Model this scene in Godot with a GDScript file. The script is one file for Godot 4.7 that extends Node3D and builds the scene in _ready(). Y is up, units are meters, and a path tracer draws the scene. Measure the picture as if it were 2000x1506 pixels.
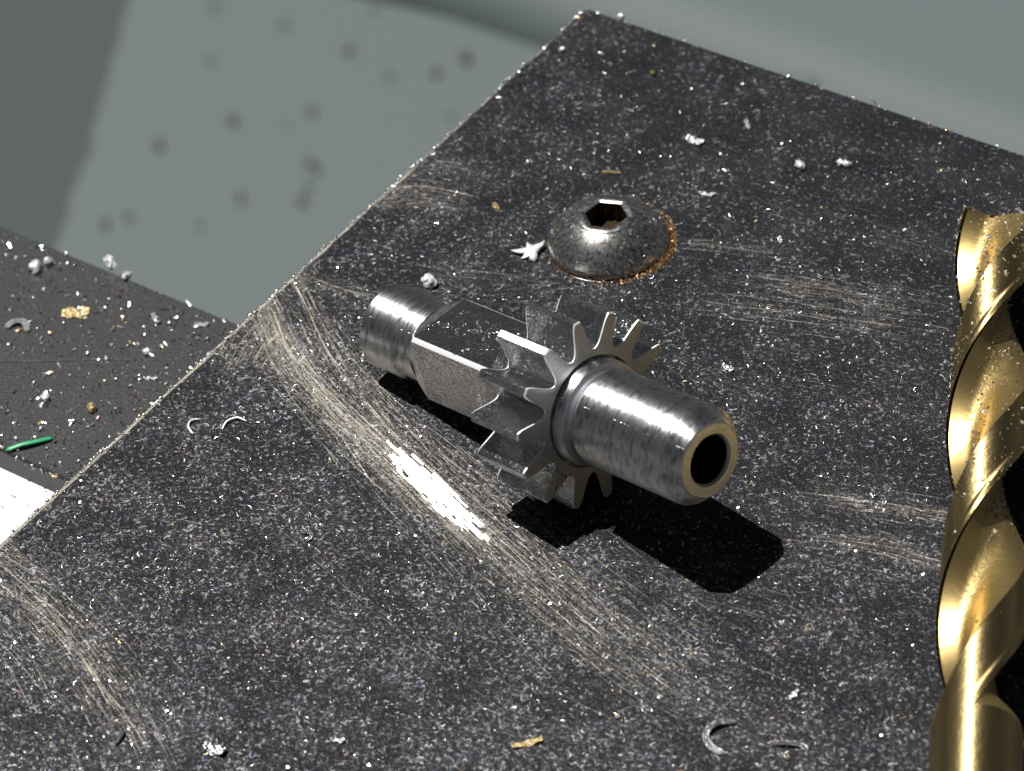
extends Node3D
# Lengths are written in u; K turns them into metres (1 u = 0.0377 mm).
const K := 3.77e-5
const CORNER := Vector3(251.8, 0.0, -1246.4)          # far corner of the black plate
const ALONG := Vector3(-0.6282, 0.0, 0.7780)          # its left edge
const ACROSS := Vector3(0.7780, 0.0, 0.6282)          # its far edge
const TEX := 2048
const TEX_U := 2560.0
const SUN := Vector3(0.27, -0.947, 0.165)

var rng := RandomNumberGenerator.new()
var used := {}
var M := {}


func _ready() -> void:
	rng.seed = 41
	make_camera()
	make_light()
	make_materials()
	make_background()
	make_lower_plate()
	make_black_plate()
	make_shaft()
	make_screw()
	make_drill()
	make_swarf()


# ------------------------------------------------------------------ camera and light
func make_camera() -> void:
	var e := deg_to_rad(41.0)
	var r := deg_to_rad(-6.0)
	var back := Vector3(0, sin(e), cos(e))
	var right := Vector3(1, 0, 0)
	var up := back.cross(right)
	var x := right * cos(r) + up * sin(r)
	var y := up * cos(r) - right * sin(r)
	var cam := Camera3D.new()
	cam.name = "camera"
	add_child(cam)
	cam.transform = Transform3D(Basis(x, y, back), back * 6836.0 * K)
	var at := CameraAttributesPhysical.new()
	at.frustum_focal_length = 108.9
	at.frustum_focus_distance = 0.2515
	at.frustum_near = 0.02
	at.frustum_far = 10.0
	at.exposure_aperture = 62.0
	cam.attributes = at
	cam.keep_aspect = Camera3D.KEEP_HEIGHT
	cam.fov = rad_to_deg(2.0 * atan(753.0 / 6836.0))
	cam.near = 0.02
	cam.far = 10.0
	cam.current = true


func make_light() -> void:
	var env := Environment.new()
	var sky := Sky.new()
	var pm := ProceduralSkyMaterial.new()
	pm.sky_top_color = Color(0.29, 0.315, 0.34)
	pm.sky_horizon_color = Color(0.65, 0.665, 0.68)
	pm.sky_curve = 0.12
	pm.ground_bottom_color = Color(0.20, 0.185, 0.165)
	pm.ground_horizon_color = Color(0.60, 0.595, 0.585)
	pm.ground_curve = 0.1
	pm.sky_energy_multiplier = 0.54
	pm.ground_energy_multiplier = 0.54
	sky.sky_material = pm
	env.background_mode = Environment.BG_SKY
	env.sky = sky
	env.tonemap_mode = Environment.TONE_MAPPER_LINEAR
	env.tonemap_exposure = 1.5
	env.sdfgi_enabled = true
	env.ssao_enabled = true
	env.ssil_enabled = true
	var we := WorldEnvironment.new()
	we.name = "world_environment"
	we.environment = env
	add_child(we)
	var sun := DirectionalLight3D.new()
	sun.name = "sun"
	sun.light_energy = 1.6
	sun.light_color = Color(1.0, 0.99, 0.978)
	sun.light_angular_distance = 0.5
	sun.shadow_enabled = true
	add_child(sun)
	sun.look_at_from_position(Vector3.ZERO, SUN, Vector3(0, 0, 1))


# ------------------------------------------------------------------ naming
func numbered(called: String) -> String:
	var n: int = used.get(called, 0)
	used[called] = n + 1
	return called if n == 0 else "%s_%03d" % [called, n]


func tag(o: Node, label: String, category: String, group := "", kind := "") -> Node:
	if label:
		o.set_meta("label", label)
	if category:
		o.set_meta("category", category)
	if group:
		o.set_meta("group", group)
	if kind:
		o.set_meta("kind", kind)
	return o


func thing(called: String, at: Vector3, label: String, category: String, group := "") -> Node3D:
	var o := Node3D.new()
	o.name = numbered(called)
	o.position = at * K
	add_child(o)
	tag(o, label, category, group)
	return o


func obj(called: String, mesh: Mesh, mat: Material, parent: Node = self) -> MeshInstance3D:
	var o := MeshInstance3D.new()
	o.name = numbered(called) if parent == self else called
	o.mesh = mesh
	o.material_override = mat
	parent.add_child(o, true)
	return o


# ------------------------------------------------------------------ mesh helpers
func begin() -> SurfaceTool:
	var st := SurfaceTool.new()
	st.begin(Mesh.PRIMITIVE_TRIANGLES)
	st.set_smooth_group(0)
	return st


func done(st: SurfaceTool) -> ArrayMesh:
	st.generate_normals()
	return st.commit()


func vert(st: SurfaceTool, p: Vector3, uv: Vector2) -> void:
	st.set_uv(uv)
	st.add_vertex(p * K)


# a, b, c, d run counter-clockwise seen from outside
func quad(st: SurfaceTool, a: Vector3, b: Vector3, c: Vector3, d: Vector3, ua := Vector2.ZERO, ub := Vector2.ZERO, uc := Vector2.ZERO, ud := Vector2.ZERO) -> void:
	vert(st, a, ua); vert(st, c, uc); vert(st, b, ub)
	vert(st, a, ua); vert(st, d, ud); vert(st, c, uc)


func grid(st: SurfaceTool, rows: Array, group: int, closed: bool, us := 1.0, vs := 1.0 / 512.0, flip := false) -> void:
	st.set_smooth_group(group)
	var v0 := 0.0
	for i in rows.size() - 1:
		var p: PackedVector3Array = rows[i]
		var q: PackedVector3Array = rows[i + 1]
		var v1 := v0 + maxf(p[0].distance_to(q[0]), 0.5) * vs
		var n := p.size()
		var m := n if closed else n - 1
		for j in m:
			var k := (j + 1) % n
			var x0 := us * j / m
			var x1 := us * (j + 1) / m
			if flip:
				quad(st, p[j], q[j], q[k], p[k], Vector2(x0, v0), Vector2(x0, v1), Vector2(x1, v1), Vector2(x1, v0))
			else:
				quad(st, p[j], p[k], q[k], q[j], Vector2(x0, v0), Vector2(x1, v0), Vector2(x1, v1), Vector2(x0, v1))
		v0 = v1


# a ring of n points round the local z axis
func ring(z: float, radius: Callable, n: int, turn := 0.0) -> PackedVector3Array:
	var out := PackedVector3Array()
	for j in n:
		var t := TAU * j / n
		var r: float = radius.call(t)
		out.append(Vector3(r * cos(t + turn), r * sin(t + turn), z))
	return out


# profile: [radius, z, starts a new smooth group?] about local z
func lathe(profile: Array, n := 96, us := 1.0) -> ArrayMesh:
	var st := begin()
	var group := 0
	var rows: Array = []
	for i in profile.size():
		var r: float = profile[i][0]
		rows.append(ring(profile[i][1], func(_t): return r, n))
		if i > 0 and (profile[i].size() > 2 or i == profile.size() - 1):
			grid(st, rows, group, true, us)
			group += 1
			rows = [rows[-1]]
	return done(st)


# flat outline (counter-clockwise seen from above, x and z) with a chamfered top and straight sides
func prism(outline: PackedVector2Array, top: float, bottom: float, bevel: float, tex := 512.0, soft := false) -> ArrayMesh:
	var st := begin()
	var n := outline.size()
	var inner := outline
	if bevel > 0.0:
		var off := Geometry2D.offset_polygon(outline, -bevel, Geometry2D.JOIN_MITER)
		if off.size() == 1 and off[0].size() == n:
			var o: PackedVector2Array = off[0]
			var best := 0
			for s in n:
				if o[s].distance_to(outline[0]) < o[best].distance_to(outline[0]):
					best = s
			inner = PackedVector2Array()
			for s in n:
				inner.append(o[(best + s) % n])
	st.set_smooth_group(-1)
	var tri := Geometry2D.triangulate_polygon(inner)
	for i in range(0, tri.size(), 3):
		var p := [inner[tri[i]], inner[tri[i + 1]], inner[tri[i + 2]]]
		var cr: float = (p[1] - p[0]).cross(p[2] - p[0])
		if cr < 0.0:
			p.reverse()
		# in x,z (z down the page) a positive cross product is clockwise seen from above
		for v in p:
			vert(st, Vector3(v.x, top, v.y), v / tex)
	var area := 0.0
	for i in n:
		area += outline[i].cross(outline[(i + 1) % n])
	for i in n:
		var k := (i + 1) % n
		var a := outline[i]
		var b := outline[k]
		var ia := inner[i]
		var ib := inner[k]
		var h := top - bevel
		var e := Vector2((b - a).length() / tex, 0)
		if area > 0.0:
			quad(st, Vector3(b.x, h, b.y), Vector3(a.x, h, a.y), Vector3(ia.x, top, ia.y), Vector3(ib.x, top, ib.y), e, Vector2.ZERO, Vector2(0, bevel / tex), e)
			quad(st, Vector3(b.x, bottom, b.y), Vector3(a.x, bottom, a.y), Vector3(a.x, h, a.y), Vector3(b.x, h, b.y), e, Vector2.ZERO, Vector2(0, 0.2), e + Vector2(0, 0.2))
		else:
			quad(st, Vector3(a.x, h, a.y), Vector3(b.x, h, b.y), Vector3(ib.x, top, ib.y), Vector3(ia.x, top, ia.y), Vector2.ZERO, e, e, Vector2(0, bevel / tex))
			quad(st, Vector3(a.x, bottom, a.y), Vector3(b.x, bottom, b.y), Vector3(b.x, h, b.y), Vector3(a.x, h, a.y), Vector2.ZERO, e, e + Vector2(0, 0.2), Vector2(0, 0.2))
	return done(st)


# a tube or flattened ribbon along points
func tube(st: SurfaceTool, pts: PackedVector3Array, radii: PackedFloat32Array, flat := 1.0, n := 6, side := Vector3.UP) -> void:
	var rows: Array = []
	for i in pts.size():
		var d := (pts[mini(i + 1, pts.size() - 1)] - pts[maxi(i - 1, 0)]).normalized()
		var x := d.cross(side).normalized()
		if x.length() < 0.5:
			x = d.cross(Vector3.RIGHT).normalized()
		var y := d.cross(x)   # x, y, d: right-handed with d = x cross y
		var row := PackedVector3Array()
		for j in n:
			var t := TAU * j / n
			row.append(pts[i] + (x * cos(t) + y * sin(t) * flat) * radii[i])
		rows.append(row)
	grid(st, rows, 0, true)


func P(a: float, b: float, h := 0.0) -> Vector3:
	return CORNER + ALONG * a + ACROSS * b + Vector3(0, h, 0)


# ------------------------------------------------------------------ textures and materials
func noise(freq: float, kind: int, seed_: int, octaves := 3) -> FastNoiseLite:
	var n := FastNoiseLite.new()
	n.noise_type = kind
	n.frequency = freq
	n.seed = seed_
	n.fractal_octaves = octaves
	n.fractal_type = FastNoiseLite.FRACTAL_FBM if octaves > 1 else FastNoiseLite.FRACTAL_NONE
	return n


func picture(size: int, bytes: PackedByteArray, format: int) -> ImageTexture:
	return ImageTexture.create_from_image(Image.create_from_data(size, size, false, format, bytes))


func metal(color: Color, rough: float, metallic := 1.0) -> StandardMaterial3D:
	var m := StandardMaterial3D.new()
	m.albedo_color = color.linear_to_srgb()
	m.roughness = rough
	m.metallic = metallic
	return m


func relief(m: StandardMaterial3D, t: Texture2D, depth_u: float) -> StandardMaterial3D:
	m.heightmap_enabled = true
	m.heightmap_texture = t
	m.heightmap_scale = depth_u * K * 100.0
	return m


var t_turned: Texture2D
var t_scuff: Texture2D
var t_fine: Texture2D
var t_grain: Texture2D
var t_fleck: Texture2D
var t_worm: Texture2D
var t_scratch: Texture2D

func make_materials() -> void:
	# turned rings: one value a row, with slight breaks along the row
	var n0 := noise(0.16, FastNoiseLite.TYPE_SIMPLEX, 5, 3).get_seamless_image(24, 512)
	n0.resize(512, 512, Image.INTERPOLATE_CUBIC)
	var n1 := n0.get_data()
	var rows := PackedFloat32Array()
	for y in 512:
		rows.append(rng.randf())
	for k in 2:
		for y in 512:
			rows[y] = rows[y] * 0.6 + rows[(y + 1) % 512] * 0.4
	var tb := PackedByteArray()
	tb.resize(512 * 512)
	for y in 512:
		for x in 512:
			tb[y * 512 + x] = clampi(int(rows[y] * 130.0 + n1[y * 512 + x] * 0.5), 0, 255)
	t_turned = picture(512, tb, Image.FORMAT_L8)
	var gb := PackedByteArray()
	gb.resize(512 * 512)
	for i in 512 * 512:
		var v: int = n1[i]
		gb[i] = clampi(240 - maxi(0, 108 - tb[i]) - maxi(0, v - 160), 130, 255)
	t_grain = picture(512, gb, Image.FORMAT_L8)
	var fleck := noise(0.11, FastNoiseLite.TYPE_SIMPLEX, 31, 4).get_seamless_image(256, 256).get_data()
	for i in fleck.size():
		fleck[i] = clampi(198 + maxi(0, fleck[i] - 160) * 3 - maxi(0, 96 - fleck[i]) * 2, 0, 255)
	t_fleck = picture(256, fleck, Image.FORMAT_L8)
	t_worm = ImageTexture.create_from_image(noise(0.055, FastNoiseLite.TYPE_SIMPLEX, 13, 2).get_seamless_image(512, 512))
	t_scuff = ImageTexture.create_from_image(noise(0.022, FastNoiseLite.TYPE_SIMPLEX, 9, 4).get_seamless_image(512, 512))
	var sc := noise(0.013, FastNoiseLite.TYPE_SIMPLEX, 19, 4).get_seamless_image(512, 512).get_data()
	var worm := noise(0.075, FastNoiseLite.TYPE_SIMPLEX, 23, 2).get_seamless_image(512, 512).get_data()
	for i in sc.size():
		sc[i] = int(sc[i] * 0.72 + worm[i] * 0.28)
	for k in 620:
		var p := Vector2(rng.randf() * 512, rng.randf() * 512)
		var ang := rng.randfn(0.9, 0.9)
		var bend := rng.randfn(0, 0.02)
		var dep := rng.randi_range(-34, 34)
		for j in rng.randi_range(8, 90):
			var at := (int(p.y) & 511) * 512 + (int(p.x) & 511)
			sc[at] = clampi(sc[at] + dep, 0, 255)
			p += Vector2.from_angle(ang)
			ang += bend
	t_scratch = picture(512, sc, Image.FORMAT_L8)
	t_fine = ImageTexture.create_from_image(noise(0.14, FastNoiseLite.TYPE_SIMPLEX, 11, 2).get_seamless_image(512, 512))

	M.turned = relief(metal(Color(0.95, 0.95, 0.96), 0.42), t_turned, 1.3)
	M.turned.anisotropy_enabled = true
	M.turned.anisotropy = -0.9
	M.turned.albedo_texture = t_grain
	M.turned.uv1_scale = Vector3(1, 0.45, 1)
	M.flat_cut = relief(metal(Color(0.50, 0.50, 0.51), 0.19), t_scratch, 3.4)
	M.tooth = relief(metal(Color(0.52, 0.52, 0.53), 0.19), t_scratch, 3.0)
	M.glint_edge = metal(Color(0.92, 0.92, 0.93), 0.62)  # burred edges; their sunlit highlight is put into this paler steel
	M.faced = relief(metal(Color(0.44, 0.45, 0.47), 0.48), t_turned, 1.0)
	M.ringface = relief(metal(Color(0.56, 0.55, 0.54), 0.44), t_turned, 0.8)
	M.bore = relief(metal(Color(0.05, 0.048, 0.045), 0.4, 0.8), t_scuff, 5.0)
	M.swarf = metal(Color(0.72, 0.72, 0.72), 0.28)
	M.swarf.vertex_color_use_as_albedo = true
	M.swarf.albedo_color = Color.WHITE
	M.chip = relief(metal(Color(0.68, 0.68, 0.69), 0.32), t_scuff, 6.0)
	M.chip_gold = relief(metal(Color(0.52, 0.40, 0.20), 0.42, 0.6), t_scuff, 6.0)
	M.chip_dull = relief(metal(Color(0.33, 0.33, 0.34), 0.5, 0.5), t_scuff, 6.0)
	M.white_chip = metal(Color(0.80, 0.80, 0.80), 0.4, 0.6)
	M.green = metal(Color(0.02, 0.26, 0.11), 0.4, 0.0)
	M.crystal = metal(Color(0.62, 0.62, 0.62), 0.25, 0.4)
	M.dark_crumb = metal(Color(0.034, 0.038, 0.036), 0.7, 0.0)
	M.gold = relief(metal(Color(0.58, 0.44, 0.20), 0.40), t_scratch, 0.6)
	M.gold.anisotropy_enabled = true
	M.gold.anisotropy = -0.85
	M.gold_flute = relief(metal(Color(0.54, 0.40, 0.165), 0.42), t_scratch, 1.2)
	M.gold_edge = metal(Color(0.66, 0.52, 0.27), 0.3)
	M.oxide = relief(metal(Color(0.56, 0.55, 0.54), 0.28, 0.95), t_fine, 0.18)
	M.oxide.albedo_texture = t_fleck
	M.oxide.uv1_triplanar = true
	M.oxide.uv1_scale = Vector3.ONE / (380.0 * K)
	M.socket = metal(Color(0.05, 0.03, 0.014), 0.22, 0.7)
	M.oil = metal(Color(0.05, 0.023, 0.007), 0.2, 0.0)
	M.rust = metal(Color(0.34, 0.20, 0.08), 0.4, 0.4)
	M.sheet = metal(Color(0.70, 0.70, 0.69), 0.55, 0.0)
	M.pencil = metal(Color(0.22, 0.22, 0.22), 0.8, 0.0)
	M.floor = metal(Color(0.017, 0.025, 0.0255), 0.7, 0.0)
	M.panel = metal(Color(0.056, 0.071, 0.0735), 0.7, 0.0)
	plate_textures()


var alb := PackedByteArray()
var met := PackedByteArray()
var hgt := PackedByteArray()

func dab(x: int, y: int, c: Color, share: float, metallic: int, lift: int) -> void:
	var i := (y & (TEX - 1)) * TEX + (x & (TEX - 1))
	alb[i * 3] = int(lerpf(alb[i * 3], c.r8, share))
	alb[i * 3 + 1] = int(lerpf(alb[i * 3 + 1], c.g8, share))
	alb[i * 3 + 2] = int(lerpf(alb[i * 3 + 2], c.b8, share))
	met[i] = maxi(met[i], metallic)
	hgt[i] = clampi(hgt[i] + lift, 0, 255)


func streaks(path: Array, width: float, count: int, longest: float, strength: float) -> void:
	# path: plate coordinates (along, across); streaks run along it, each a thin worn line
	var pts := PackedVector2Array()
	for p in path:
		pts.append(Vector2(p[1], p[0]))
	var curve := Curve2D.new()
	for i in pts.size():
		var d := (pts[mini(i + 1, pts.size() - 1)] - pts[maxi(i - 1, 0)]) * 0.17
		curve.add_point(pts[i], -d, d)
	curve.bake_interval = 8.0
	var total := curve.get_baked_length()
	var furrows := PackedFloat32Array()
	for k in 11:
		furrows.append(rng.randfn(0.0, 0.42))
	for k in clampi(int(count / 22.0), 5, 30):
		var lat := rng.randfn(0.0, 0.42)
		var drift := rng.randfn(0.0, 0.00025)
		var from := rng.randf_range(-0.1, 0.35) * total
		var to := rng.randf_range(0.55, 1.1) * total
		var fat := 1 + int(rng.randf() < 0.5) + int(rng.randf() < 0.2)
		var base := strength * rng.randf_range(0.3, 0.95)
		var c := Color(0.52, 0.485, 0.41).lerp(Color(0.82, 0.80, 0.74), rng.randf())
		var at := maxf(from, 0.0)
		var wave := rng.randf() * 9.0
		while at < minf(to, total):
			var p := curve.sample_baked(at)
			var q := curve.sample_baked(minf(at + 4.0, total))
			var d := (q - p).normalized() if q != p else Vector2.RIGHT
			var w := (p + Vector2(-d.y, d.x) * (lat * width * 0.5 + drift * (at - from) * width + sin(at * 0.02 + wave) * 1.2)) * TEX / TEX_U
			var live := 0.55 + 0.45 * sin(at * 0.045 + wave * 3.0) * sin(at * 0.017 + wave)
			if rng.randf() < 0.3 + live * 0.5:
				for t in fat:
					dab(int(w.x) + t, int(w.y), c, base * live * smoothstep(0.0, 0.12, minf(at - from, to - at) / total), 50, 60)
			at += 0.8
	for k in count * 16:  # soft haze: fine scuffs plus sunlit sheen painted into the colour
		var at := rng.randf() * total
		var p := curve.sample_baked(at)
		var q := curve.sample_baked(minf(at + 4.0, total))
		var d := (q - p).normalized() if q != p else Vector2.RIGHT
		var px := (p + Vector2(-d.y, d.x) * rng.randfn(0.0, 0.5) * width * 0.5) * TEX / TEX_U
		var c := Color(0.50, 0.475, 0.42).lerp(Color(0.86, 0.85, 0.82), pow(rng.randf(), 2.0))
		var s := strength * rng.randf_range(0.08, 0.6) * smoothstep(0.0, 0.3, minf(at, total - at) / total)
		for t in rng.randi_range(1, 4):
			dab(int(px.x), int(px.y), c, s, 10, 24)
			px += d
	for k in int(count * 1.2):
		var lat := rng.randfn(0.0, 0.46)
		if rng.randf() < 0.62:
			lat = furrows[rng.randi() % 11] + rng.randfn(0.0, 0.05)
		if absf(lat) > 1.2:
			continue
		var start := rng.randf_range(-0.05, 1.0) * total
		var length := rng.randf_range(4.0, 40.0)
		if k % 13 == 0:
			length = longest * rng.randf_range(0.1, 0.7)
		var tone := rng.randf()
		var c := Color(0.44, 0.415, 0.355).lerp(Color(0.86, 0.84, 0.79), tone * tone)
		var s := strength * rng.randf_range(0.12, 1.0)
		var skew := rng.randfn(0.0, 0.05)
		var fat := 1 if rng.randf() < 0.72 else 2
		var at := maxf(start, 0.0)
		var last := Vector2.INF
		while at < minf(start + length, total):
			var p := curve.sample_baked(at)
			var q := curve.sample_baked(minf(at + 4.0, total))
			var d := (q - p).normalized() if q != p else Vector2.RIGHT
			var w := p + Vector2(-d.y, d.x) * (lat * width * 0.5 + skew * (at - start))
			var px := w * TEX / TEX_U
			var edge := minf(at - start, start + length - at) / (0.25 * length)
			if rng.randf() < 0.75:
				for t in fat:
					dab(int(px.x) + t, int(px.y), c, s * clampf(edge, 0.1, 1.0) * smoothstep(0.0, 0.3, minf(at, total - at) / total + rng.randf() * 0.06), 70, 50)
			at += 1.0


func plate_textures() -> void:
	var size := TEX * TEX
	var fine := noise(0.30, FastNoiseLite.TYPE_SIMPLEX, 1, 2).get_image(TEX, TEX).get_data()
	var broad := noise(0.006, FastNoiseLite.TYPE_SIMPLEX, 2, 4).get_image(TEX, TEX).get_data()
	var mid := noise(0.09, FastNoiseLite.TYPE_SIMPLEX, 3, 2).get_image(TEX, TEX).get_data()
	alb.resize(size * 3)
	met.resize(size)
	hgt.resize(size)
	for i in size:
		var f: int = fine[i]
		var g := (broad[i] - 128) / 16 + 25 + (f - 128) / 4
		g = maxi(g, 6)
		alb[i * 3] = g
		alb[i * 3 + 1] = g
		alb[i * 3 + 2] = g + 3
		hgt[i] = (f * 2 + mid[i]) / 3
	met.fill(0)
	# worn bands: the coating scraped through in fine arcs, with sunlit sheen painted in
	streaks([[1040, -90], [1151, 68], [1269, 243], [1378, 475], [1472, 714], [1575, 995], [1653, 1270], [1676, 1519]], 250, 1500, 520, 1.0)
	streaks([[1060, -140], [1190, 30], [1300, 180], [1420, 480], [1500, 740], [1560, 960]], 120, 850, 420, 1.0)
	streaks([[1990, -180], [2045, 0], [2089, 200], [2161, 386], [2240, 549], [2330, 700]], 260, 700, 420, 0.9)
	streaks([[598, 614], [563, 703], [526, 826]], 40, 40, 160, 0.6)
	streaks([[659, 740], [589, 961], [527, 1229]], 130, 190, 280, 0.8)
	streaks([[747, 748], [656, 1002], [581, 1260]], 110, 130, 260, 0.75)
	streaks([[1116, 1215], [1069, 1364], [1028, 1504], [990, 1650]], 70, 150, 260, 0.85)
	streaks([[1210, 1273], [1158, 1417], [1134, 1564], [1100, 1700]], 120, 190, 260, 0.8)
	streaks([[800, -100], [778, 0], [724, 60], [700, 190]], 130, 190, 140, 0.8)
	streaks([[680, -100], [656, 0], [621, 49], [600, 160]], 90, 60, 120, 0.6)
	streaks([[1070, -120], [1065, 0], [1058, 134], [1030, 300]], 90, 120, 200, 0.7)
	streaks([[1390, 92], [1303, 60], [1180, 50]], 150, 210, 180, 0.8)
	streaks([[820, 480], [880, 330], [930, 200]], 130, 90, 130, 0.4)
	streaks([[1800, 900], [1840, 1200], [1850, 1500]], 320, 90, 260, 0.35)
	streaks([[1000, 330], [880, 470], [760, 600], [640, 700]], 200, 60, 200, 0.5)
	streaks([[380, 640], [360, 900], [330, 1200]], 160, 60, 200, 0.4)
	streaks([[860, 900], [800, 1200], [760, 1500]], 260, 90, 220, 0.4)
	streaks([[1500, 950], [1400, 1250], [1350, 1600]], 260, 110, 260, 0.45)
	streaks([[1720, 420], [1820, 760], [1900, 1100]], 240, 80, 260, 0.4)
	# rubbed edge
	streaks([[-10, 3], [1000, 3], [2700, 4]], 9, 700, 90, 0.7)
	# bright dust, with sun glints of the grain painted in, denser towards the front left
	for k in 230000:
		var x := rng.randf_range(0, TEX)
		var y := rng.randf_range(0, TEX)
		var glint := clampf(0.30 + y / TEX * 0.95 - x / TEX * 0.18, 0.2, 1.0)  # share of painted glints, rising towards the front left
		glint *= clampf(0.6 + (broad[int(y) * TEX + int(x)] - 70) / 150.0, 0.7, 1.2)
		if rng.randf() > glint:
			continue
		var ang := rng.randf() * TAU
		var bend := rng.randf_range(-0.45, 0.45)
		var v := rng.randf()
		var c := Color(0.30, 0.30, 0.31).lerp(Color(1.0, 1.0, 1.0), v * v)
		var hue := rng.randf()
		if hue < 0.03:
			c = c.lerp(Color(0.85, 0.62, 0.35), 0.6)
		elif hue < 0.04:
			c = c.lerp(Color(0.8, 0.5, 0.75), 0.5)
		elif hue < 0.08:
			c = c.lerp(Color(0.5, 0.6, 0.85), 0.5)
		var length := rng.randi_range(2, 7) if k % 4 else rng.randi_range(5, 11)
		var s := lerpf(0.14, 1.0, pow(rng.randf(), 1.7)) * (0.6 + 0.4 * minf(glint, 1.0))
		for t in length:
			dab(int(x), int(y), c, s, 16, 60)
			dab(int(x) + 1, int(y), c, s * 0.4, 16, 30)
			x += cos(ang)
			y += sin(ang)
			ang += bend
	M.plate = metal(Color.WHITE, 0.42, 1.0)
	M.plate.metallic_specular = 0.25
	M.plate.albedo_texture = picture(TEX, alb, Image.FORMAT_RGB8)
	M.plate.metallic_texture = picture(TEX, met, Image.FORMAT_L8)
	relief(M.plate, picture(TEX, hgt, Image.FORMAT_L8), 1.8)
	# the lower plate: same coating, hardly scratched
	var n := 1024
	var a2 := PackedByteArray()
	a2.resize(n * n * 3)
	var f2 := noise(0.11, FastNoiseLite.TYPE_SIMPLEX, 21, 3).get_seamless_image(n, n).get_data()
	for i in n * n:
		var g := 24 + (f2[i] - 128) / 5
		a2[i * 3] = g + 1
		a2[i * 3 + 1] = g
		a2[i * 3 + 2] = g + 3
	for k in 5200:
		var x := rng.randi_range(0, n - 3)
		var y := rng.randi_range(0, n - 3)
		var g := int(lerpf(60, 190, pow(rng.randf(), 3.0)))
		for dx in rng.randi_range(1, 3):
			for dy in rng.randi_range(1, 2):
				var i := ((y + dy) * n + x + dx) * 3
				a2[i] = g
				a2[i + 1] = g
				a2[i + 2] = g
	M.lower = metal(Color.WHITE, 0.5, 0.0)
	M.lower.albedo_texture = picture(n, a2, Image.FORMAT_RGB8)
	relief(M.lower, t_fine, 0.5)
	M.lower.uv1_scale = Vector3(0.6, 0.6, 1)
	alb.clear(); met.clear(); hgt.clear()


# ------------------------------------------------------------------ background
func jagged(a: Vector2, b: Vector2, steps: int, rough: float) -> PackedVector2Array:
	var out := PackedVector2Array()
	var side := (b - a).orthogonal().normalized()
	for i in steps:
		var bump := rng.randf_range(-0.3, 0.3) * rough
		if rng.randf() < 0.2:
			bump += rng.randf_range(0.4, 1.0) * rough
		out.append(a.lerp(b, float(i) / steps) + side * bump)
	return out


func make_background() -> void:
	var f := obj("floor", prism(PackedVector2Array([Vector2(-36000, -42000), Vector2(36000, -42000), Vector2(36000, 20000), Vector2(-36000, 20000)]), -11700, -12300, 0, 1500), M.floor)
	f.set_meta("kind", "structure")
	# pale grey panel far below, its left edge ragged with crumbs
	var o := jagged(Vector2(-2509, -18703), Vector2(-3333, -13724), 26, 60)
	o.append(Vector2(-3333, -13724))
	o.append(Vector2(1724, -11617))
	o.append(Vector2(2490, -15792))
	o.append(Vector2(575, -16443))
	o.append(Vector2(-211, -17056))
	o.append(Vector2(-1226, -17669))
	o.append(Vector2(-1724, -18703))
	tag(obj("panel", prism(o, -11000, -11600, 25, 900), M.panel), "pale grey panel seen out of focus beyond the left edge of the black plate", "panel")
	# second painted panel beyond, its near edge rolled over, shaped to shade from dark to light
	var st := begin()
	var rows: Array = []
	var e0 := Vector3(632, 0, -16999) - Vector3(0.76, 0, 0.65) * 6000.0
	var e1 := Vector3(632, 0, -16999) + Vector3(0.76, 0, 0.65) * 6000.0
	var inward := Vector3(0.65, 0, -0.76)
	for i in 17:
		var ang := i / 16.0 * PI * 0.5
		var out := 800.0 * (1.0 - cos(ang))
		var h := -11720.0 + 690.0 * sin(ang)
		rows.append(PackedVector3Array([e0 + inward * out + Vector3(0, h, 0), e1 + inward * out + Vector3(0, h, 0)]))
	rows.append(PackedVector3Array([e0 + inward * 9000 + Vector3(0, -11030, 0), e1 + inward * 9000 + Vector3(0, -11030, 0)]))
	grid(st, rows, 0, false)
	tag(obj("painted_cover", done(st), M.panel), "smooth grey green painted cover beyond the far edge of the black plate", "cover")
	var at := [[-2034, -16771, 47], [-1864, -15972, 73], [-2419, -15752, 73], [-1268, -15978, 62], [-967, -16713, 69], [-88, -16455, 95], [-1304, -15352, 66], [-1255, -15256, 55], [-1371, -14904, 69], [-1322, -15064, 51], [-2114, -14760, 47], [-1816, -15011, 62], [-2802, -14877, 62], [-2637, -14938, 55], [-329, -16300, 69], [-678, -16328, 51], [-245, -15733, 47], [-1458, -17141, 55], [-1992, -17481, 55], [-758, -17221, 51], [-1463, -15819, 36]]
	var standing := ["sixth highest", "eleventh highest", "ninth lowest", "ninth highest", "fourth highest", "fifth highest", "eighth lowest", "seventh lowest", "fourth lowest", "sixth lowest", "second lowest", "fifth lowest", "lowest", "third lowest", "seventh highest", "eighth highest", "tenth highest", "third highest", "highest", "second highest", "tenth lowest"]
	for n in at.size():
		var p: Array = at[n]
		var c := obj("crumb", lump(p[2] * 0.8, rng.randi(), Vector3(1, 0.5, 1)), M.dark_crumb)
		c.position = Vector3(p[0], -11000 + p[2] * 0.25, p[1]) * K
		tag(c, "dark blurred crumb on the pale grey panel, %s in the picture" % standing[n], "crumb", "dark crumbs on the grey panel")


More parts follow.
